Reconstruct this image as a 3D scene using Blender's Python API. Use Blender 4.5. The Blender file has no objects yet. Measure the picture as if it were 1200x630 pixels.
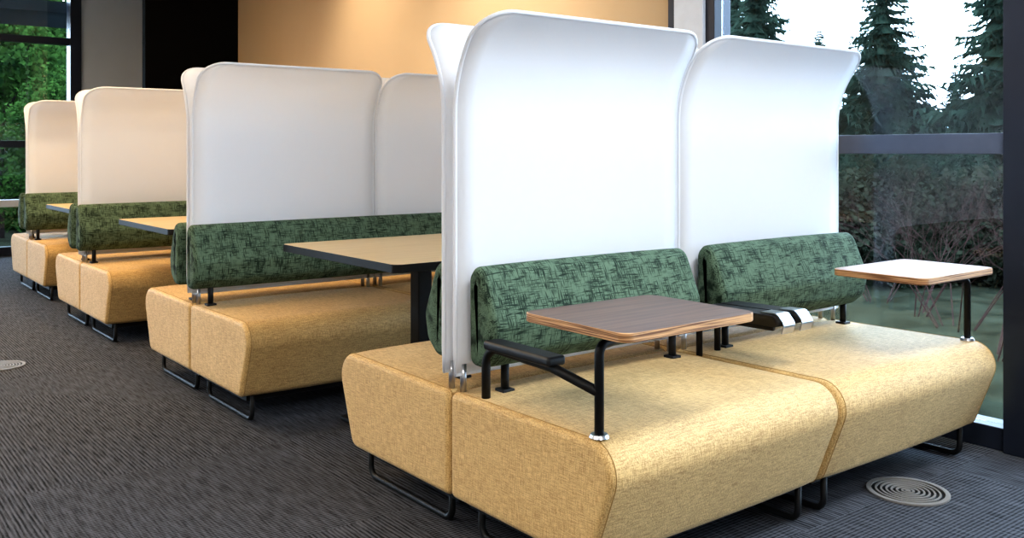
import bpy, bmesh, math, random
from mathutils import Vector, Matrix
random.seed(7)
S=bpy.context.scene
C=S.collection
try:
    S.view_settings.view_transform='Standard'
    S.view_settings.look='Medium High Contrast'
except Exception as e: print('look',e)
try:
    S.view_settings.exposure=0.2
except Exception as e: print(e)

# ---------------------------------------------------------------- materials
def srgb(r,g,b):
    f=lambda c:(c/255/12.92) if c/255<=.04045 else ((c/255+.055)/1.055)**2.4
    return (f(r),f(g),f(b),1)
def newmat(name):
    m=bpy.data.materials.new(name); m.use_nodes=True
    nt=m.node_tree; nt.nodes.clear()
    out=nt.nodes.new('ShaderNodeOutputMaterial')
    return m,nt,out
def N(nt,t,**kw):
    n=nt.nodes.new(t)
    for k,v in kw.items():
        if k in n.inputs: n.inputs[k].default_value=v
        else: setattr(n,k,v)
    return n
def L(nt,a,b): nt.links.new(a,b)
def pbr(name,col,rough=.5,metal=0,spec=.5,noise=0,nscale=20,bump=0,bscale=100):
    m,nt,out=newmat(name)
    b=N(nt,'ShaderNodeBsdfPrincipled',Roughness=rough,Metallic=metal)
    b.inputs['Specular IOR Level'].default_value=spec
    b.inputs['Base Color'].default_value=col
    L(nt,b.outputs[0],out.inputs[0])
    tc=N(nt,'ShaderNodeTexCoord')
    if noise:
        n=N(nt,'ShaderNodeTexNoise',Scale=nscale,Detail=4.0)
        L(nt,tc.outputs['Object'],n.inputs['Vector'])
        r=N(nt,'ShaderNodeMapRange'); r.inputs[1].default_value=.3; r.inputs[2].default_value=.7
        r.inputs[3].default_value=1-noise; r.inputs[4].default_value=1+noise
        L(nt,n.outputs[0],r.inputs[0])
        mx=N(nt,'ShaderNodeVectorMath',operation='SCALE'); mx.inputs[0].default_value=col[:3]
        L(nt,r.outputs[0],mx.inputs['Scale']); L(nt,mx.outputs[0],b.inputs['Base Color'])
    if bump:
        n=N(nt,'ShaderNodeTexNoise',Scale=bscale,Detail=3.0)
        L(nt,tc.outputs['Object'],n.inputs['Vector'])
        bp=N(nt,'ShaderNodeBump',Strength=bump,Distance=.002)
        L(nt,n.outputs[0],bp.inputs['Height']); L(nt,bp.outputs[0],b.inputs['Normal'])
    return m
def matte(name,col,noise=.3,nscale=3):
    m,nt,out=newmat(name); d=N(nt,'ShaderNodeBsdfDiffuse'); tc=N(nt,'ShaderNodeTexCoord')
    n=N(nt,'ShaderNodeTexNoise',Scale=nscale,Detail=5.0); L(nt,tc.outputs['Object'],n.inputs['Vector'])
    r=N(nt,'ShaderNodeMapRange'); r.inputs[1].default_value=.3; r.inputs[2].default_value=.7
    r.inputs[3].default_value=1-noise; r.inputs[4].default_value=1+noise; L(nt,n.outputs[0],r.inputs[0])
    mx=N(nt,'ShaderNodeVectorMath',operation='SCALE'); mx.inputs[0].default_value=col[:3]
    L(nt,r.outputs[0],mx.inputs['Scale']); L(nt,mx.outputs[0],d.inputs[0]); L(nt,d.outputs[0],out.inputs[0]); return m
def mapped_noise(nt,tc,scale3,detail=2.0,coord='Object',dist=0.0):
    mp=N(nt,'ShaderNodeMapping'); mp.inputs['Scale'].default_value=scale3
    L(nt,tc.outputs[coord],mp.inputs[0])
    n=N(nt,'ShaderNodeTexNoise',Scale=1.0,Detail=detail); n.inputs['Distortion'].default_value=dist
    L(nt,mp.outputs[0],n.inputs['Vector'])
    return n
def math_(nt,op,a,b=None,c=None):
    n=N(nt,'ShaderNodeMath',operation=op)
    for i,v in enumerate((a,b,c)):
        if v is None: continue
        if isinstance(v,(int,float)): n.inputs[i].default_value=v
        else: L(nt,v,n.inputs[i])
    return n.outputs[0]

def fabric_mustard():
    m,nt,out=newmat('mustard_woven_fabric')
    b=N(nt,'ShaderNodeBsdfPrincipled',Roughness=.65)
    b.inputs['Specular IOR Level'].default_value=.45
    b.inputs['Sheen Weight'].default_value=.1
    tc=N(nt,'ShaderNodeTexCoord')
    F=340
    a=mapped_noise(nt,tc,(28,F,F),2.0)
    c=mapped_noise(nt,tc,(F,28,F),2.0)
    d=mapped_noise(nt,tc,(F,F,28),2.0)
    e=mapped_noise(nt,tc,(5,5,5),2.0)
    s=math_(nt,'ADD',math_(nt,'ADD',a.outputs[0],c.outputs[0]),d.outputs[0])
    s2=math_(nt,'MULTIPLY_ADD',e.outputs[0],.18,s)
    r=N(nt,'ShaderNodeValToRGB')
    r.color_ramp.elements[0].position=.0; r.color_ramp.elements[1].position=1.0
    r.color_ramp.elements[0].color=srgb(164,128,76); r.color_ramp.elements[1].color=srgb(222,188,128)
    mr=N(nt,'ShaderNodeMapRange'); mr.inputs[1].default_value=1.28; mr.inputs[2].default_value=1.90
    L(nt,s2,mr.inputs[0]); L(nt,mr.outputs[0],r.inputs[0]); L(nt,r.outputs[0],b.inputs['Base Color'])
    bp=N(nt,'ShaderNodeBump',Strength=.3,Distance=.0015); L(nt,s,bp.inputs['Height']); L(nt,bp.outputs[0],b.inputs['Normal'])
    L(nt,b.outputs[0],out.inputs[0]); return m
def fabric_green():
    m,nt,out=newmat('green_crosshatch_fabric')
    b=N(nt,'ShaderNodeBsdfPrincipled',Roughness=.85)
    b.inputs['Specular IOR Level'].default_value=.25
    tc=N(nt,'ShaderNodeTexCoord')
    a=mapped_noise(nt,tc,(24,280,250),2.0)
    c=mapped_noise(nt,tc,(300,28,28),2.0)
    p=mapped_noise(nt,tc,(20,22,22),2.0)
    mx=math_(nt,'MAXIMUM',a.outputs[0],c.outputs[0])
    s=math_(nt,'MULTIPLY_ADD',p.outputs[0],.35,mx)
    r=N(nt,'ShaderNodeValToRGB')
    r.color_ramp.elements[0].position=.66; r.color_ramp.elements[1].position=.83
    r.color_ramp.elements[0].color=srgb(92,112,92); r.color_ramp.elements[1].color=srgb(26,42,31)
    L(nt,s,r.inputs[0]); L(nt,r.outputs[0],b.inputs['Base Color'])
    L(nt,b.outputs[0],out.inputs[0]); return m
def fabric_screen():
    m,nt,out=newmat('white_stretch_fabric')
    d=N(nt,'ShaderNodeBsdfDiffuse'); d.inputs[0].default_value=(.88,.89,.92,1)
    t=N(nt,'ShaderNodeBsdfTranslucent'); t.inputs[0].default_value=(.93,.94,.97,1)
    tc=N(nt,'ShaderNodeTexCoord')
    n=mapped_noise(nt,tc,(600,600,600),2.0)
    bp=N(nt,'ShaderNodeBump',Strength=.1,Distance=.001); L(nt,n.outputs[0],bp.inputs['Height'])
    L(nt,bp.outputs[0],d.inputs['Normal'])
    mx=N(nt,'ShaderNodeMixShader'); mx.inputs[0].default_value=.40
    L(nt,d.outputs[0],mx.inputs[1]); L(nt,t.outputs[0],mx.inputs[2]); L(nt,mx.outputs[0],out.inputs[0]); return m
def carpet():
    m,nt,out=newmat('ribbed_carpet_tiles')
    b=N(nt,'ShaderNodeBsdfPrincipled',Roughness=.95)
    b.inputs['Specular IOR Level'].default_value=.15
    tc=N(nt,'ShaderNodeTexCoord')
    def ribs(angle):
        mp=N(nt,'ShaderNodeMapping'); mp.inputs['Rotation'].default_value=(0,0,angle)
        L(nt,tc.outputs['Object'],mp.inputs[0])
        w=N(nt,'ShaderNodeTexWave',Scale=22.0,Distortion=1.2,Detail=2.0); w.inputs['Detail Scale'].default_value=3.0
        L(nt,mp.outputs[0],w.inputs['Vector'])
        mp2=N(nt,'ShaderNodeMapping'); mp2.inputs['Rotation'].default_value=(0,0,angle); mp2.inputs['Scale'].default_value=(150,9,1)
        L(nt,tc.outputs['Object'],mp2.inputs[0])
        n=N(nt,'ShaderNodeTexNoise',Scale=1.0,Detail=2.0); L(nt,mp2.outputs[0],n.inputs['Vector'])
        return math_(nt,'MULTIPLY_ADD',w.outputs['Fac'],.35,n.outputs[0])
    r1=ribs(0.0); r2=ribs(math.pi/2)
    ck=N(nt,'ShaderNodeTexChecker',Scale=1.0/0.92)
    mpc=N(nt,'ShaderNodeMapping'); mpc.inputs['Location'].default_value=(.1,.35,.5)
    L(nt,tc.outputs['Object'],mpc.inputs[0]); L(nt,mpc.outputs[0],ck.inputs['Vector'])
    big=N(nt,'ShaderNodeTexNoise',Scale=.5,Detail=0.0); L(nt,tc.outputs['Object'],big.inputs['Vector'])
    sel=math_(nt,'MULTIPLY',ck.outputs['Fac'],math_(nt,'GREATER_THAN',big.outputs[0],.52))
    mx=N(nt,'ShaderNodeMix'); mx.data_type='FLOAT'
    L(nt,sel,mx.inputs[0]); L(nt,r1,mx.inputs[2]); L(nt,r2,mx.inputs[3])
    r=N(nt,'ShaderNodeValToRGB')
    r.color_ramp.elements[0].position=.40; r.color_ramp.elements[1].position=.92
    r.color_ramp.elements[0].color=srgb(14,15,18); r.color_ramp.elements[1].color=srgb(88,90,97)
    L(nt,mx.outputs[0],r.inputs[0]); L(nt,r.outputs[0],b.inputs['Base Color'])
    bp=N(nt,'ShaderNodeBump',Strength=.5,Distance=.004); L(nt,mx.outputs[0],bp.inputs['Height']); L(nt,bp.outputs[0],b.inputs['Normal'])
    L(nt,b.outputs[0],out.inputs[0]); return m
def wood(name,c1,c2,sc=(3,40,40),rough=.3,spec=.5):
    m,nt,out=newmat(name)
    b=N(nt,'ShaderNodeBsdfPrincipled',Roughness=rough); b.inputs['Specular IOR Level'].default_value=spec
    tc=N(nt,'ShaderNodeTexCoord'); n=mapped_noise(nt,tc,sc,4.0,dist=.3)
    r=N(nt,'ShaderNodeValToRGB'); r.color_ramp.elements[0].position=.35; r.color_ramp.elements[1].position=.65
    r.color_ramp.elements[0].color=c1; r.color_ramp.elements[1].color=c2
    L(nt,n.outputs[0],r.inputs[0]); L(nt,r.outputs[0],b.inputs['Base Color']); L(nt,b.outputs[0],out.inputs[0]); return m
def plyedge():
    m,nt,out=newmat('plywood_edge')
    b=N(nt,'ShaderNodeBsdfPrincipled',Roughness=.5)
    tc=N(nt,'ShaderNodeTexCoord'); n=mapped_noise(nt,tc,(6,6,420),1.0)
    r=N(nt,'ShaderNodeValToRGB'); r.color_ramp.elements[0].position=.4; r.color_ramp.elements[1].position=.6
    r.color_ramp.elements[0].color=srgb(112,74,48); r.color_ramp.elements[1].color=srgb(206,160,112)
    L(nt,n.outputs[0],r.inputs[0]); L(nt,r.outputs[0],b.inputs['Base Color']); L(nt,b.outputs[0],out.inputs[0]); return m
def glass():
    m,nt,out=newmat('window_glass')
    t=N(nt,'ShaderNodeBsdfTransparent'); t.inputs[0].default_value=(.88,.93,.95,1)
    g=N(nt,'ShaderNodeBsdfGlossy'); g.inputs['Roughness'].default_value=.02
    f=N(nt,'ShaderNodeFresnel'); f.inputs[0].default_value=1.4
    mx=N(nt,'ShaderNodeMixShader'); L(nt,f.outputs[0],mx.inputs[0]); L(nt,t.outputs[0],mx.inputs[1]); L(nt,g.outputs[0],mx.inputs[2])
    L(nt,mx.outputs[0],out.inputs[0]); return m
def emis(name,col,st):
    m,nt,out=newmat(name); e=N(nt,'ShaderNodeEmission'); e.inputs[0].default_value=col; e.inputs[1].default_value=st
    L(nt,e.outputs[0],out.inputs[0]); return m
def foliage(name,c1,c2):
    m,nt,out=newmat(name)
    d=N(nt,'ShaderNodeBsdfDiffuse'); t=N(nt,'ShaderNodeBsdfTranslucent')
    tc=N(nt,'ShaderNodeTexCoord'); n=mapped_noise(nt,tc,(1.7,1.7,1.7),4.0)
    r=N(nt,'ShaderNodeValToRGB'); r.color_ramp.elements[0].position=.35; r.color_ramp.elements[1].position=.65
    r.color_ramp.elements[0].color=c1; r.color_ramp.elements[1].color=c2
    L(nt,n.outputs[0],r.inputs[0]); L(nt,r.outputs[0],d.inputs[0]); L(nt,r.outputs[0],t.inputs[0])
    mx=N(nt,'ShaderNodeMixShader'); mx.inputs[0].default_value=.3
    L(nt,d.outputs[0],mx.inputs[1]); L(nt,t.outputs[0],mx.inputs[2]); L(nt,mx.outputs[0],out.inputs[0]); return m

M_SEAT=fabric_mustard(); M_GREEN=fabric_green(); M_SCR=fabric_screen(); M_CARPET=carpet()
M_PIPE=pbr('seat_seam_fabric',srgb(168,136,88),.85,spec=.2,noise=.1)
M_BLACK=pbr('black_powder_coated_steel',srgb(10,11,13),.55,0,spec=.35,noise=.1)
M_PAD=pbr('black_soft_rubber',srgb(14,15,19),.5,noise=.1)
M_CHROME=pbr('brushed_steel',srgb(190,192,198),.3,1,noise=.05)
M_TABD=wood('laminate_dark_reflection',srgb(66,47,38),srgb(100,75,60),(3,60,60),.35,.3)  # same wood as the far tablet, dark reflection put into the colour
M_TABL=wood('light_maple_laminate',srgb(134,94,62),srgb(156,114,80),(3,50,50),.45,.2)
M_TABLE=wood('pale_maple_tabletop',srgb(196,170,120),srgb(212,186,138),(3,50,50),.3)
M_PLY=plyedge()
M_BEIGE=pbr('beige_wall_paint',srgb(198,172,138),.8,spec=.2,noise=.02,nscale=2,bump=.1,bscale=300)
M_GREYW=pbr('grey_wall_panel',srgb(198,206,216),.6,noise=.03,nscale=3)
M_CANO=matte('canopy_soffit',srgb(70,76,80),.05)
M_BLACKW=pbr('black_column_paint',srgb(9,8,8),.9,spec=.1,noise=.1,nscale=3)
M_CEIL=pbr('ceiling_tile_white',srgb(225,222,215),.9,noise=.03,nscale=8)
M_FRAME=pbr('window_frame_blue_grey',srgb(84,92,110),.4,.3,noise=.05)
M_FRAMED=pbr('window_frame_dark',srgb(32,38,52),.4,.3,noise=.05)
M_FRAMEW=pbr('window_jamb_light_grey',srgb(214,220,230),.45,0,noise=.03)
M_GLASS=glass()

# ---------------------------------------------------------------- mesh helpers
def link(o,parent=None):
    C.objects.link(o)
    if parent: o.parent=parent
    return o
def empty(name,loc=(0,0,0)):
    e=bpy.data.objects.new(name,None); e.empty_display_size=.1; e.location=loc; C.objects.link(e); return e
def from_bm(bm,name,mats,parent=None,loc=(0,0,0),smooth=False,wn=False):
    me=bpy.data.meshes.new(name); bm.normal_update(); bm.to_mesh(me); bm.free()
    if not isinstance(mats,(list,tuple)): mats=[mats]
    for m in mats: me.materials.append(m)
    if smooth:
        for p in me.polygons: p.use_smooth=True
    o=bpy.data.objects.new(name,me); o.location=loc; link(o,parent)
    if wn:
        w=o.modifiers.new('wn','WEIGHTED_NORMAL'); w.weight=100; w.keep_sharp=True
    return o
def box(name,lo,hi,mat,parent=None,bev=0,segs=2):
    bm=bmesh.new(); bmesh.ops.create_cube(bm,size=1)
    c=[(a+b)/2 for a,b in zip(lo,hi)]; s=[abs(b-a) for a,b in zip(lo,hi)]
    bmesh.ops.scale(bm,vec=s,verts=bm.verts)
    if bev: bmesh.ops.bevel(bm,geom=bm.edges[:],offset=bev,segments=segs,affect='EDGES',profile=.5)
    return from_bm(bm,name,mat,parent,loc=c,smooth=bool(bev),wn=bool(bev))
def fillet(pts,rad,n=6,closed=True):
    out=[]; k=len(pts)
    for i,p in enumerate(pts):
        r=rad[i] if isinstance(rad,(list,tuple)) else rad
        if (not closed and i in (0,k-1)) or r<=0: out.append(Vector(p)); continue
        p=Vector(p); a=Vector(pts[i-1]); b=Vector(pts[(i+1)%k])
        u=(a-p).normalized(); v=(b-p).normalized()
        ang=u.angle(v); 
        if ang>3.1: out.append(p); continue
        t=min(r/math.tan(ang/2),(a-p).length*.49,(b-p).length*.49); rr=t*math.tan(ang/2)
        cen=p+(u+v).normalized()*(rr/math.sin(ang/2))
        s=p+u*t-cen; e=p+v*t-cen
        tot=s.angle(e)
        for j in range(n+1):
            f=j/n
            w=(s*math.sin((1-f)*tot)+e*math.sin(f*tot))/math.sin(tot)
            out.append(cen+w)
    return out
def tube(name,pts,r,mat,parent=None,rad=0.03,seg=10,closed=False,fil=6):
    P=fillet([Vector(p) for p in pts],rad,fil,closed) if rad else [Vector(p) for p in pts]
    Q=[P[0]]
    for p in P[1:]:
        if (p-Q[-1]).length>1e-5: Q.append(p)
    P=Q; n=len(P); bm=bmesh.new(); rings=[]
    up=None
    for i in range(n):
        if closed: t=(P[(i+1)%n]-P[i-1]).normalized()
        else: t=(P[min(i+1,n-1)]-P[max(i-1,0)]).normalized()
        if up is None:
            up=Vector((0,0,1)) if abs(t.z)<.9 else Vector((1,0,0))
        up=(up-t*up.dot(t)).normalized(); s=t.cross(up)
        rings.append([bm.verts.new(P[i]+(up*math.cos(a)+s*math.sin(a))*r) for a in [2*math.pi*j/seg for j in range(seg)]])
    for i in range(n if closed else n-1):
        A=rings[i];B=rings[(i+1)%n]
        for j in range(seg): bm.faces.new((A[j],A[(j+1)%seg],B[(j+1)%seg],B[j]))
    if not closed:
        bm.faces.new(rings[0][::-1]); bm.faces.new(rings[-1])
    bmesh.ops.recalc_face_normals(bm,faces=bm.faces)
    return from_bm(bm,name,mat,parent,smooth=True)
def extrude_profile(name,prof,x0,x1,mat,parent,bev=.012,divs=1,segs=3):
    bm=bmesh.new(); n=len(prof)
    A=[bm.verts.new((x0,p[0],p[1])) for p in prof]; B=[bm.verts.new((x1,p[0],p[1])) for p in prof]
    fa=bm.faces.new(A); fb=bm.faces.new(B[::-1])
    for i in range(n): bm.faces.new((A[i],B[i],B[(i+1)%n],A[(i+1)%n]))
    bmesh.ops.recalc_face_normals(bm,faces=bm.faces)
    if bev:
        ed=list(set(fa.edges)|set(fb.edges))
        bmesh.ops.bevel(bm,geom=ed,offset=bev,segments=segs,affect='EDGES',profile=.5)
    return from_bm(bm,name,mat,parent,smooth=True,wn=True)
def inset_poly(P,o):
    n=len(P); area=sum(P[i][0]*P[(i+1)%n][1]-P[(i+1)%n][0]*P[i][1] for i in range(n)); sg=1 if area>0 else -1
    lines=[]
    for i in range(n):
        a=Vector(P[i]); b=Vector(P[(i+1)%n]); d=(b-a).normalized(); nn=Vector((-d.y,d.x))*sg
        lines.append((a+nn*o,d))
    out=[]
    for i in range(n):
        p,d=lines[i-1]; q,e=lines[i]
        den=d.x*e.y-d.y*e.x; t=((q.x-p.x)*e.y-(q.y-p.y)*e.x)/den
        out.append(p+d*t)
    return out
def padded(name,P,R,x0,x1,yc,sgn,mat,parent,bev,puff,n=8,nx=14):
    """upholstered block: convex profile P (offset from centre, z) swept along x with rounded ends and slight crown"""
    bm=bmesh.new(); rings=[]
    def ring(x,o):
        Q=inset_poly(P,o); f=fillet([(q.x,q.y,0) for q in Q],[max(r-o,.002) for r in R],n)
        return [bm.verts.new((x,yc+sgn*p.x,p.y)) for p in f]
    K=6; seq=[]
    for i in range(K):
        a=math.pi/2*i/K
        seq.append((x0+bev*(1-math.cos(a)),bev*(1-math.sin(a))))
    mid=[]
    for i in range(nx+1):
        f=i/nx; mid.append((x0+bev+(x1-x0-2*bev)*f,-puff*math.sin(math.pi*f)**.6))
    full=seq+mid+[(x1+x0-x,o) for x,o in seq[::-1]]
    full=[(x0,bev+.03)]+full+[(x1,bev+.03)]
    for x,o in full: rings.append(ring(x,o))
    m=len(rings[0])
    for A,B in zip(rings[:-1],rings[1:]):
        for j in range(m): bm.faces.new((A[j],A[(j+1)%m],B[(j+1)%m],B[j]))
    fa=bm.faces.new(rings[0]); fb=bm.faces.new(rings[-1][::-1])
    bmesh.ops.recalc_face_normals(bm,faces=bm.faces)
    return from_bm(bm,name,mat,parent,smooth=True)
def slab(name,x0,x1,y0,y1,z0,z1,r,mats,parent,topmat=0,edgemat=1,bev=.003):
    pts=fillet([(x0,y0,0),(x1,y0,0),(x1,y1,0),(x0,y1,0)],r,8)
    bm=bmesh.new()
    lo=[bm.verts.new((p.x,p.y,z0)) for p in pts]; hi=[bm.verts.new((p.x,p.y,z1)) for p in pts]
    ft=bm.faces.new(hi); fb=bm.faces.new(lo[::-1]); ft.material_index=topmat; fb.material_index=topmat
    n=len(pts)
    for i in range(n):
        f=bm.faces.new((lo[i],lo[(i+1)%n],hi[(i+1)%n],hi[i])); f.material_index=edgemat
    bmesh.ops.bevel(bm,geom=list(ft.edges)+list(fb.edges),offset=bev,segments=2,affect='EDGES',profile=.5,material=edgemat)
    return from_bm(bm,name,mats,parent,smooth=True,wn=True)

# ---------------------------------------------------------------- room shell
W=3.8; YF=11.8; CH=3.25; XL=-6; YB=-4
box('floor',(XL-.1,YB-.1,-.08),(W+.12,YF+.12,0),M_CARPET)
box('ceiling',(XL,YB,CH),(W+.12,YF+.12,CH+.1),M_CEIL)
box('wall_left',(XL-.1,YB,0),(XL,YF,CH),M_CEIL)
box('wall_back',(XL,YB-.1,0),(W,YB,CH),M_CEIL)
box('wall_right',(W,3.46,0),(W+.14,YF,CH),M_BEIGE)
box('column_black',(2.84,9.62,0),(W,9.72,CH),M_BLACKW)
box('wall_far',(2.74,YF,0),(W+.14,YF+.14,CH),M_GREYW)
box('baseboard_right',(W-.012,3.5,0),(W,9.62,.09),M_BLACKW)

# window wall (right)
w=empty('window_1')
box('bottom_rail',(W-.03,YB,0),(W+.1,3.14,.09),M_FRAMED,w,.004)
box('header',(W-.03,YB,3.1),(W+.1,3.14,CH),M_FRAME,w,.004)
box('transom',(W-.03,YB,1.168),(W+.07,3.14,1.252),M_FRAME,w,.004)
for i,yy in enumerate((1.58,-.5,-2.4)):
    box('mullion_%d'%i,(W-.05,yy,.0),(W+.1,yy+.11,CH),M_FRAMED,w,.004)
box('jamb_light',(W-.05,3.20,0),(W+.1,3.40,CH),M_FRAMEW,w,.004)
box('jamb_dark_a',(W-.03,3.14,0),(W+.1,3.20,CH),M_FRAMED,w,.003)
box('jamb_dark_b',(W-.03,3.40,0),(W+.1,3.46,CH),M_FRAMED,w,.003)
box('glass',(W+.03,YB,.09),(W+.036,3.14,3.1),M_GLASS,w)
# window wall (far)
w=empty('window_2')
box('jamb',(2.62,YF-.06,0),(2.74,YF+.14,CH),M_FRAMED,w,.004)
box('bottom_rail',(XL,YF-.03,0),(2.62,YF+.1,.1),M_FRAMED,w,.004)
for i,z in enumerate((.55,1.22,2.42)):
    box('transom_%d'%i,(XL,YF-.03,z),(2.62,YF+.08,z+.08),M_FRAMED if i!=0 else M_FRAMEW,w,.004)
for i,x in enumerate((.3,-1.9,-4.0)):
    box('mullion_%d'%i,(x,YF-.04,0),(x+.1,YF+.1,CH),M_FRAMED,w,.004)
box('header',(XL,YF-.03,3.1),(2.62,YF+.1,CH),M_FRAMED,w,.004)
box('glass',(XL,YF+.03,.1),(2.62,YF+.036,3.1),M_GLASS,w)
box('canopy_outside',(XL,YF+.2,2.82),(4.2,YF+1.7,2.95),M_CANO)

# ---------------------------------------------------------------- furniture
ZT=.45
def cushion(par,yc,sgn,x0,x1,name):
    P=[(.004,.12),(.004,.444),(.752,.450),(.625,.12)]; R=[.022,.026,.085,.045]
    padded(name,P,R,x0+.003,x1-.003,yc,sgn,M_SEAT,par,.020,.006,n=9)
    Q=inset_poly(P,-.0002); f=fillet([(q.x,q.y,0) for q in Q],R,9)
    for k,xx in enumerate((x0+.021,x1-.021)):
        tube(name+'_seam_%d'%k,[(xx,yc+sgn*p.x,p.y) for p in f],.0016,M_PIPE,par,rad=0,seg=6,closed=True)
    a,b=sorted((yc+sgn*.03,yc+sgn*.56))
    box(name+'_shade_slab',(x0+.06,a,.085),(x1-.06,b,.122),M_BLACK,par)  # black slab added to deepen the shade under the seat
def sled(par,yc,sgn,x,name):
    a=yc+sgn*.08; b=yc+sgn*.60
    tube(name,[(x,a,.125),(x,a,.012),(x,b,.012),(x,b,.125)],.011,M_BLACK,par,rad=.035,seg=8,fil=5)
def bolster(par,yc,sgn,x0,x1,name):
    P=[(.055,.53),(.052,.80),(.085,.838),(.125,.818),(.192,.66),(.175,.575),(.12,.528)]
    R=[.03,.04,.04,.06,.06,.06,.05]
    padded(name,P,R,x0,x1,yc,sgn,M_GREEN,par,.024,.003,n=6,nx=16)
    for k,x in enumerate((x0+.10,x1-.07)):
        y=yc+sgn*.11
        tube(name+'_foot_%d'%k,[(x,y,ZT-.012),(x,y,.55)],.013,M_BLACK,par,rad=0,seg=14)
        box(name+'_foot_plate_%d'%k,(x-.022,y-.022,ZT-.004),(x+.022,y+.022,ZT+.006),M_BLACK,par,.002)
def screen(yc,sgn,x0,x1):
    par=empty('privacy_screen',((x0+x1)/2,yc+sgn*.025,ZT))
    ox,oy,oz=par.location
    yb=sgn*.006; z0=.50-oz
    th=math.radians(54); rho=.375; zv=1.292-oz
    L1=zv-z0; Lt=L1+rho*th
    def prof(s):
        if s<=L1: return yb, z0+s
        a=(s-L1)/rho
        return yb+sgn*rho*(1-math.cos(a)), zv+rho*math.sin(a)
    R=.115; xa=x0-ox; xb=x1-ox
    ss=[L1*i/10 for i in range(10)]+[L1+(Lt-R-L1)*i/10 for i in range(10)]+[Lt-R+R*math.sin(math.pi/2*i/12) for i in range(13)]
    bm=bmesh.new(); rows=[]; nx=14
    left=[];right=[]
    for s in ss:
        ins=0
        if s>Lt-R: ins=R-math.sqrt(max(0,R*R-(s-(Lt-R))**2))
        y,z=prof(s)
        rows.append([bm.verts.new((xa+ins+(xb-xa-2*ins)*i/nx,y,z)) for i in range(nx+1)])
        left.append(Vector((xa+ins,y,z))); right.append(Vector((xb-ins,y,z)))
    for a,b in zip(rows[:-1],rows[1:]):
        for i in range(nx): bm.faces.new((a[i],a[i+1],b[i+1],b[i]))
    o=from_bm(bm,'fabric_panel',M_SCR,par,smooth=True)
    sm=o.modifiers.new('sol','SOLIDIFY'); sm.thickness=.010; sm.offset=0
    tube('edge_frame',left+right[::-1],.0068,M_SCR,par,rad=0,seg=10,closed=True)
    for k,x in enumerate((xa+.03,xb-.03)):
        tube('post_%d'%k,[(x,yb,-.012),(x,yb,z0+.03)],.010,M_CHROME,par,rad=0,seg=12)
def bench_row(yc,dx,split):
    par=empty('modular_bench',(0,0,0))
    X0,X1,X2=1.6+dx,2.6+dx,3.64+dx
    for sgn,nm in ((-1,'front'),(1,'rear')):
        for i,(a,b) in enumerate(((X0,X1),(X1,X2))):
            cushion(par,yc,sgn,a,b,'%s_seat_cushion_%d'%(nm,i))
            sled(par,yc,sgn,a+.07,'%s_sled_leg_%d_a'%(nm,i)); sled(par,yc,sgn,b-.07,'%s_sled_leg_%d_b'%(nm,i))
            screen(yc,sgn,a+.005,b-.012)
        if split and sgn<0:
            bolster(par,yc,sgn,X0+.035,X1-.045,'%s_bolster_0'%nm); bolster(par,yc,sgn,X1+.075,X2-.02,'%s_bolster_1'%nm)
        elif split: bolster(par,yc,sgn,X0+.03,X2-.02,'%s_bolster'%nm)
        else: bolster(par,yc,sgn,X0-.035,X2-.02,'%s_bolster'%nm)
    return par
YC=[2.37,4.49,6.62,8.6]; DX=[0,-.07,-.07,-.02]
rows=[bench_row(y,d,i==0) for i,(y,d) in enumerate(zip(YC,DX))]

# centre double armrest on first row
par=rows[0]
for k,x in enumerate((2.565,2.665)):
    pf=fillet([(2.20,.595,0),(2.20,.632,0),(1.89,.638,0),(1.865,.61,0),(1.885,.60,0)],[.0,.01,.02,.012,.005],5)
    extrude_profile('centre_arm_pad_%d'%k,[(p.x,p.y) for p in pf],x,x+.085,M_PAD,par,bev=0)
    path=fillet([(1.95,.6385,0),(1.885,.6405,0),(1.858,.61,0),(1.868,.58,0)],.02,6,False)
    bm=bmesh.new(); pr=[]
    for i,p in enumerate(path):
        a=path[max(i-1,0)]; b=path[min(i+1,len(path)-1)]; t=(b-a).normalized(); nn=Vector((t.y,-t.x,0)); 
        if nn.y<0 and nn.x>0: nn=-nn
        q=p+nn*.004
        pr.append([bm.verts.new((xx,c.x,c.y)) for xx,c in ((x+.012,p),(x+.073,p),(x+.073,q),(x+.012,q))])
    for A,B in zip(pr[:-1],pr[1:]):
        for j in range(4): bm.faces.new((A[j],A[(j+1)%4],B[(j+1)%4],B[j]))
    bm.faces.new(pr[0]); bm.faces.new(pr[-1][::-1]); bmesh.ops.recalc_face_normals(bm,faces=bm.faces)
    from_bm(bm,'centre_arm_chrome_%d'%k,M_CHROME,par)
    tube('centre_arm_tube_%d'%k,[(x+.042,2.24,ZT-.012),(x+.042,2.24,.585),(x+.042,1.92,.59)],.012,M_BLACK,par,rad=.04)

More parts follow.
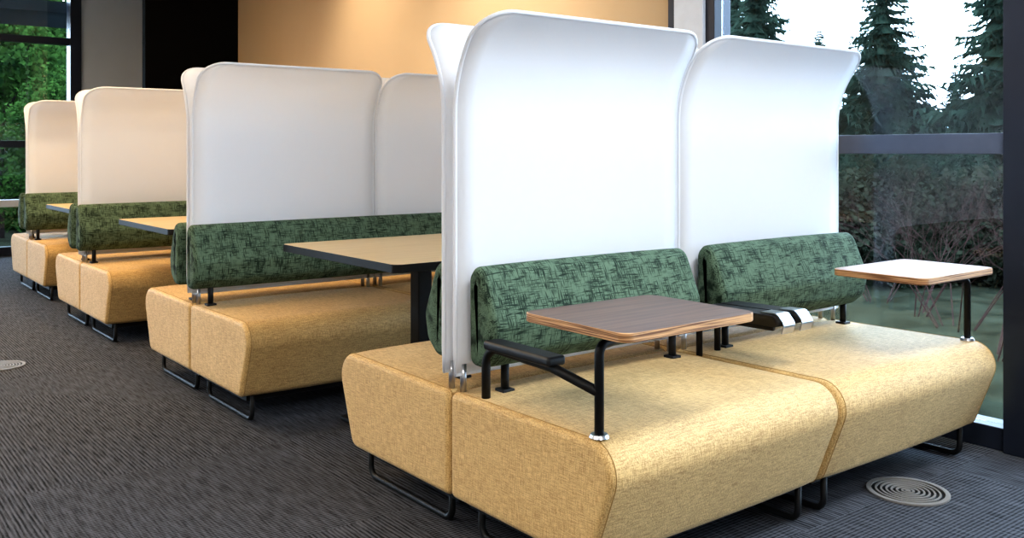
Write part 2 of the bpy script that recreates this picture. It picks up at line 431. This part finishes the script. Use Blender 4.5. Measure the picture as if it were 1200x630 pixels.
# tablet tables
def tablet(x0,x1,y0,y1,px,py,toward,top,arm):
    par=empty('tablet_arm_table',(0,0,0))
    slab('tablet_top',x0,x1,y0,y1,.722,.746,.03,[top,M_PLY],par)
    xm=px+toward*.16
    tube('post',[(px,py,ZT-.01),(px,py,.685),(xm,py+.03,.692)],.0125,M_BLACK,par,rad=.025,seg=14)
    bm=bmesh.new(); bmesh.ops.create_cone(bm,cap_ends=True,segments=28,radius1=.026,radius2=.022,depth=.008)
    from_bm(bm,'post_flange',M_CHROME,par,loc=(px,py,ZT+.006))
    box('hinge_bracket',(min(xm-.03,xm+toward*.16),py+.0,.694),(max(xm+.03,xm+toward*.16),py+.075,.723),M_BLACK,par,.006)
    bm=bmesh.new(); bmesh.ops.create_cone(bm,cap_ends=True,segments=24,radius1=.026,radius2=.026,depth=.035)
    from_bm(bm,'hinge_knuckle',M_BLACK,par,loc=(xm,py+.035,.702),smooth=False)
    if arm:
        tube('arm_tube',[(px+.01,2.235,ZT-.01),(px+.01,2.235,.60),(px+.0,1.92,.595),(px,py,.565)],.0135,M_BLACK,par,rad=.06,seg=12,fil=8)
        box('arm_pad',(px-.03,1.90,.60),(px+.035,2.20,.628),M_PAD,par,.010,3)
tablet(1.57,2.07,1.575,1.97,1.635,1.735,1,M_TABD,True)
tablet(3.05,3.56,1.63,1.99,3.60,1.755,-1,M_TABL,False)

# pedestal tables between rows
def ped_table(x0,x1,yc,half):
    par=empty('pedestal_table',(0,0,0))
    slab('table_top',x0,x1,yc-half,yc+half,.728,.760,.03,[M_TABLE,M_BLACK],par)
    xc=2.2+(x0-1.77)
    box('column',(xc-.035,yc-.035,.02),(xc+.035,yc+.035,.73),M_BLACK,par,.006)
    box('base_plate',(xc-.28,yc-.22,0),(xc+.28,yc+.22,.02),M_BLACK,par,.006)
    box('top_plate',(xc-.2,yc-.2,.715),(xc+.2,yc+.2,.729),M_BLACK,par,.003)
ped_table(1.77,2.66,3.47,.50)
ped_table(1.62,2.5,5.56,.49)
ped_table(1.62,2.5,7.62,.47)

# floor diffusers
M_DIF=pbr('diffuser_ring_plastic',srgb(140,137,134),.4,.2,noise=.05)
def diffuser(x,y,R):
    bm=bmesh.new(); 
    def ring(r0,r1,z0,z1,mi):
        n=48; V=[]
        for r,z in ((r0,z0),(r0,z1),(r1,z1),(r1,z0)):
            V.append([bm.verts.new((r*math.cos(2*math.pi*j/n),r*math.sin(2*math.pi*j/n),z)) for j in range(n)])
        for k in range(4):
            A=V[k];B=V[(k+1)%4]
            for j in range(n):
                f=bm.faces.new((A[j],A[(j+1)%n],B[(j+1)%n],B[j])); f.material_index=mi
    ring(.001,R*.98,.0005,.002,1)
    ring(R*.88,R,.001,.007,0)
    k=.74
    while k>.1:
        ring(R*k,R*(k+.05),.001,.006,0); k-=.125
    ring(.001,R*.07,.001,.006,0)
    bmesh.ops.recalc_face_normals(bm,faces=bm.faces)
    return from_bm(bm,'floor_air_diffuser',[M_DIF,M_BLACK],loc=(x,y,0))
diffuser(3.065,1.70,.135); diffuser(.93,5.75,.12)

# ---------------------------------------------------------------- lights
def added_ceil_fill(x,y,sx,sy,col,st):  # glowing panels out of view, added to fill the interior
    par=empty('added_ceiling_fill',(x,y,CH))
    box('housing',(-sx/2-.03,-sy/2-.03,-.04),(sx/2+.03,sy/2+.03,0),M_CEIL,par)
    bm=bmesh.new(); bmesh.ops.create_grid(bm,x_segments=1,y_segments=1,size=.5)
    bmesh.ops.scale(bm,vec=(sx,sy,1),verts=bm.verts)
    bmesh.ops.reverse_faces(bm,faces=bm.faces)
    from_bm(bm,'fill_glow_panel',emis('light_panel_emission',col,st),par,loc=(0,0,-.045))
WARM=(1,.73,.44,1); NEU=(1,.94,.86,1)
for x,y in ((-2.2,.2),(.3,-1.6),(-2.2,3.2)): added_ceil_fill(x,y,1.8,.9,NEU,16)
added_ceil_fill(2.6,.4,1.5,.8,(.88,.94,1,1),23)  # added cool panel, tops up the daylight near the window
for x,y in ((.3,5.2),(.3,6.8),(.2,8.4),(-2.4,7)): added_ceil_fill(x,y,1.5,.6,WARM,16)
def spot(x,y,z,tx,ty,tz,e,col,size=80,name='wall_washer_lamp'):
    l=bpy.data.lights.new(name,'SPOT'); l.energy=e; l.color=col; l.spot_size=math.radians(size); l.spot_blend=1; l.shadow_soft_size=.12
    o=bpy.data.objects.new(name,l); o.location=(x,y,z); o.rotation_euler=(Vector((tx,ty,tz))-Vector((x,y,z))).to_track_quat('-Z','Y').to_euler(); C.objects.link(o)
spot(2.7,4.9,3.15,W,4.8,2.0,130,(1,.89,.74),95)
spot(2.7,6.8,3.15,W,6.6,2.0,80,(1,.85,.66),90)
spot(2.4,7.7,3.15,2.3,7.9,0,130,(1,.72,.42),110,'added_warm_spot')  # unseen warm spots, added to turn the back rows golden
spot(2.3,5.6,3.15,2.2,5.8,0,80,(1,.78,.52),110,'added_warm_spot')

# sky
wd=bpy.data.worlds.new('overcast_sky'); S.world=wd; wd.use_nodes=True; nt=wd.node_tree; nt.nodes.clear()
out=nt.nodes.new('ShaderNodeOutputWorld'); bg=nt.nodes.new('ShaderNodeBackground'); bg.inputs[1].default_value=11.5
tc=nt.nodes.new('ShaderNodeTexCoord'); sp=nt.nodes.new('ShaderNodeSeparateXYZ'); rp=nt.nodes.new('ShaderNodeValToRGB')
nt.links.new(tc.outputs['Generated'],sp.inputs[0]); nt.links.new(sp.outputs[2],rp.inputs[0])
rp.color_ramp.elements[0].color=(.70,.83,1,1); rp.color_ramp.elements[1].color=(.56,.76,1,1)
nt.links.new(rp.outputs[0],bg.inputs[0]); nt.links.new(bg.outputs[0],out.inputs[0])

# ---------------------------------------------------------------- outdoors
M_FIR=foliage('fir_needles',srgb(18,28,24),srgb(46,60,50)); M_FIR2=foliage('green_cedar_foliage',srgb(18,34,16),srgb(52,76,34))
M_BUSH=foliage('undergrowth_leaves',srgb(20,25,19),srgb(46,48,38))
M_BARK=matte('bark',srgb(30,25,23)); M_TWIG=matte('bare_twigs',srgb(58,42,40),.2)
M_GRASS=matte('outdoor_ground_cover',srgb(34,36,28),.5,2.5)
M_PATH=matte('concrete_path',srgb(96,98,100),.1,4)
GZ=-.5
box('ground_outside',(-60,-60,GZ-.1),(90,90,GZ),M_GRASS)
box('path_outside',(W+.3,-8,GZ),(W+1.2,14,GZ+.03),M_PATH)
def add_cone(bm,a,b,r0,r1,mi,seg=5):
    d=(b-a).normalized(); u=d.orthogonal().normalized(); v=d.cross(u)
    A=[bm.verts.new(a+(u*math.cos(t)+v*math.sin(t))*r0) for t in [2*math.pi*i/seg for i in range(seg)]]
    B=[bm.verts.new(b+(u*math.cos(t)+v*math.sin(t))*r1) for t in [2*math.pi*i/seg for i in range(seg)]]
    for i in range(seg):
        f=bm.faces.new((A[i],A[(i+1)%seg],B[(i+1)%seg],B[i])); f.material_index=mi
def fir_mesh(name,H,Rb,leaf,levels=60,seed=1,dens=1.0):
    rnd=random.Random(seed); bm=bmesh.new()
    add_cone(bm,Vector((0,0,0)),Vector((0,0,H)),.014*H,.008,1,7)
    # dense inner foliage: overlapping ragged skirts
    for l in range(22):
        f=l/22; z=H*(.02+.9*f); R=Rb*(1-f)**.8*.50
        ns=15; c=bm.verts.new((0,0,z+H*.075)); V=[]
        for k in range(ns):
            a=2*math.pi*k/ns; rr=R*rnd.uniform(.6,1.15); V.append(bm.verts.new((rr*math.cos(a),rr*math.sin(a),z-rnd.uniform(0,.12)*R)))
        for k in range(ns): bm.faces.new((c,V[k],V[(k+1)%ns]))
    for l in range(levels):
        f=l/levels; z=H*(.03+.96*f)
        R=Rb*(1-f)**.8*rnd.uniform(.75,1.12)+.06
        nb=int(7+5*(1-f))
        for k in range(nb):
            a=rnd.uniform(0,2*math.pi); Rk=R*rnd.uniform(.6,1.15)
            d=Vector((math.cos(a),math.sin(a),0)); s=Vector((-d.y,d.x,0)); dr=rnd.uniform(.25,.6); up=rnd.uniform(.0,.3)
            P=lambda t:Vector((0,0,z))+d*Rk*t+Vector((0,0,Rk*(up*t-dr*t*t+.2*t**4)))
            add_cone(bm,P(0),P(.55),.010,.005,1,3)
            n=int((10+18*(1-f))*dens)
            for j in range(n):
                t=.08+.92*(j+rnd.random())/n
                c=P(t); side=rnd.choice((-1,1)); w=Rk*.32*(1-t*.65)*rnd.uniform(.6,1.3)+.05
                tip=c+s*side*w*rnd.uniform(.3,1)+d*w*.7+Vector((0,0,-w*rnd.uniform(.1,1.1)))
                h=w*.2
                v=[bm.verts.new(c-d*h),bm.verts.new(c+d*h+Vector((0,0,.03))),bm.verts.new(tip)]
                bm.faces.new(v)
    me=bpy.data.meshes.new(name); bm.to_mesh(me); bm.free(); me.materials.append(leaf); me.materials.append(M_BARK); return me
def leafy_mesh(name,H,R,leaf,seed=3,n=9000,big=1.0):
    rnd=random.Random(seed); bm=bmesh.new()
    add_cone(bm,Vector((0,0,0)),Vector((0,0,H*.7)),.12,.04,1,7)
    cl=[]
    for i in range(26):
        a=rnd.uniform(0,6.28); z=H*rnd.uniform(.15,.95); rr=R*math.sqrt(max(.05,1-abs(z/H-.45)*1.5))*rnd.uniform(.2,.8)
        c=Vector((rr*math.cos(a),rr*math.sin(a),z)); cl.append(c); add_cone(bm,Vector((0,0,z*.7)),c,.03,.01,1,4)
    for i in range(n):
        c=rnd.choice(cl); p=Vector((rnd.gauss(0,1),rnd.gauss(0,1),rnd.gauss(0,.8))).normalized()*R*.42*rnd.random()**.4
        p=c+p; u=Vector((rnd.gauss(0,1),rnd.gauss(0,1),rnd.gauss(0,1))).normalized(); v=u.orthogonal().normalized(); s=rnd.uniform(.05,.11)*big
        bm.faces.new([bm.verts.new(p-u*s),bm.verts.new(p+v*s*.6),bm.verts.new(p+u*s),bm.verts.new(p-v*s*.6)])
    me=bpy.data.meshes.new(name); bm.to_mesh(me); bm.free(); me.materials.append(leaf); me.materials.append(M_BARK); return me
def shrub_mesh(name,H,seed):
    rnd=random.Random(seed); bm=bmesh.new()
    def grow(p,d,l,r,k):
        e=p+d*l; add_cone(bm,p,e,r,r*.65,0,3)
        if k==0: return
        for _ in range(rnd.choice((2,2,3))):
            nd=(d+Vector((rnd.gauss(0,.5),rnd.gauss(0,.5),rnd.gauss(.05,.25)))).normalized()
            grow(e,nd,l*rnd.uniform(.6,.85),r*.6,k-1)
    for i in range(7):
        a=rnd.uniform(0,6.28); grow(Vector((.15*math.cos(a),.15*math.sin(a),0)),Vector((math.cos(a)*.6,math.sin(a)*.6,1)).normalized(),H*.25,.009,5)
    me=bpy.data.meshes.new(name); bm.to_mesh(me); bm.free(); me.materials.append(M_TWIG); return me
def place(name,me,x,y,s,rz=None,z=GZ-.02,mat=None):
    o=bpy.data.objects.new(name,me); o.location=(x,y,z); o.scale=(s,s,s); o.rotation_euler=(0,0,random.uniform(0,6.28) if rz is None else rz); C.objects.link(o); return o
F1=fir_mesh('fir_a',7,2.3,M_FIR,seed=1); F2=fir_mesh('fir_b',7,1.9,M_FIR,seed=2,levels=52); G1=fir_mesh('cedar_green',6,2.0,M_FIR2,seed=5,dens=1.5)
LT=leafy_mesh('leafy',6,2.2,M_FIR2); BU=leafy_mesh('bush',3.2,2.6,M_BUSH,seed=9,n=9000,big=1.5); SH=[shrub_mesh('shrub_%d'%i,2.1,i+20) for i in range(3)]
fx,fy=.615,.7886
def at(px,depth):
    r=depth*(px-600)/1091
    return fx*depth+fy*r, fy*depth-fx*r
for px,dep,s,me in ((1035,24,.94,F1),(885,26,1.12,F2),(1180,22,1.1,F2),(960,40,1.0,F1),(1120,42,.8,F2),(1000,30,.62,F2),(1085,28,.5,F1),(1145,30,.55,F1),(925,30,.55,F2),(860,38,1.3,F1),(1230,28,1.1,F1),(1330,25,1.2,F2),(1450,30,1.2,F1)):
    x,y=at(px,dep); place('conifer_tree',me,x,y,s)
for px in range(850,1300,24):
    x,y=at(px,random.uniform(30,40)); place('conifer_tree',random.choice((F1,F2)),x,y,random.uniform(.36,.55))
for px in range(950,1260,26):
    x,y=at(px,random.uniform(14,18)); place('conifer_tree',random.choice((F1,F2)),x,y,random.uniform(.24,.32))
for px in range(950,1280,30):
    x,y=at(px,random.uniform(11.5,13)); place('evergreen_bush',BU,x,y,random.uniform(.30,.42))
for px,dep,s in ((1070,9.6,.95),(1120,8.8,1.0),(1160,7.6,1.0),(1200,8.8,1.1),(1030,10.4,.75)):
    x,y=at(px,dep); place('bare_shrub',random.choice(SH),x,y,s)
for px,dep,s,me in ((40,21,.95,G1),(85,25,1.0,G1),(0,18,.75,LT),(-40,22,1,G1),(70,17,.5,LT),(20,28,1.2,LT),(60,30,1.0,G1),(-90,24,1.1,LT)):
    x,y=at(px,dep); place('evergreen_tree',me,x,y,s)

# ---------------------------------------------------------------- camera
cd=bpy.data.cameras.new('camera'); cam=bpy.data.objects.new('camera',cd); C.objects.link(cam)
cam.location=(0,0,1.18); cam.rotation_euler=(math.radians(90),0,-math.radians(37.95))
cd.sensor_width=36; cd.lens=36*1091/1200; cd.shift_y=-.115; cd.clip_start=.05; cd.clip_end=300
S.camera=cam
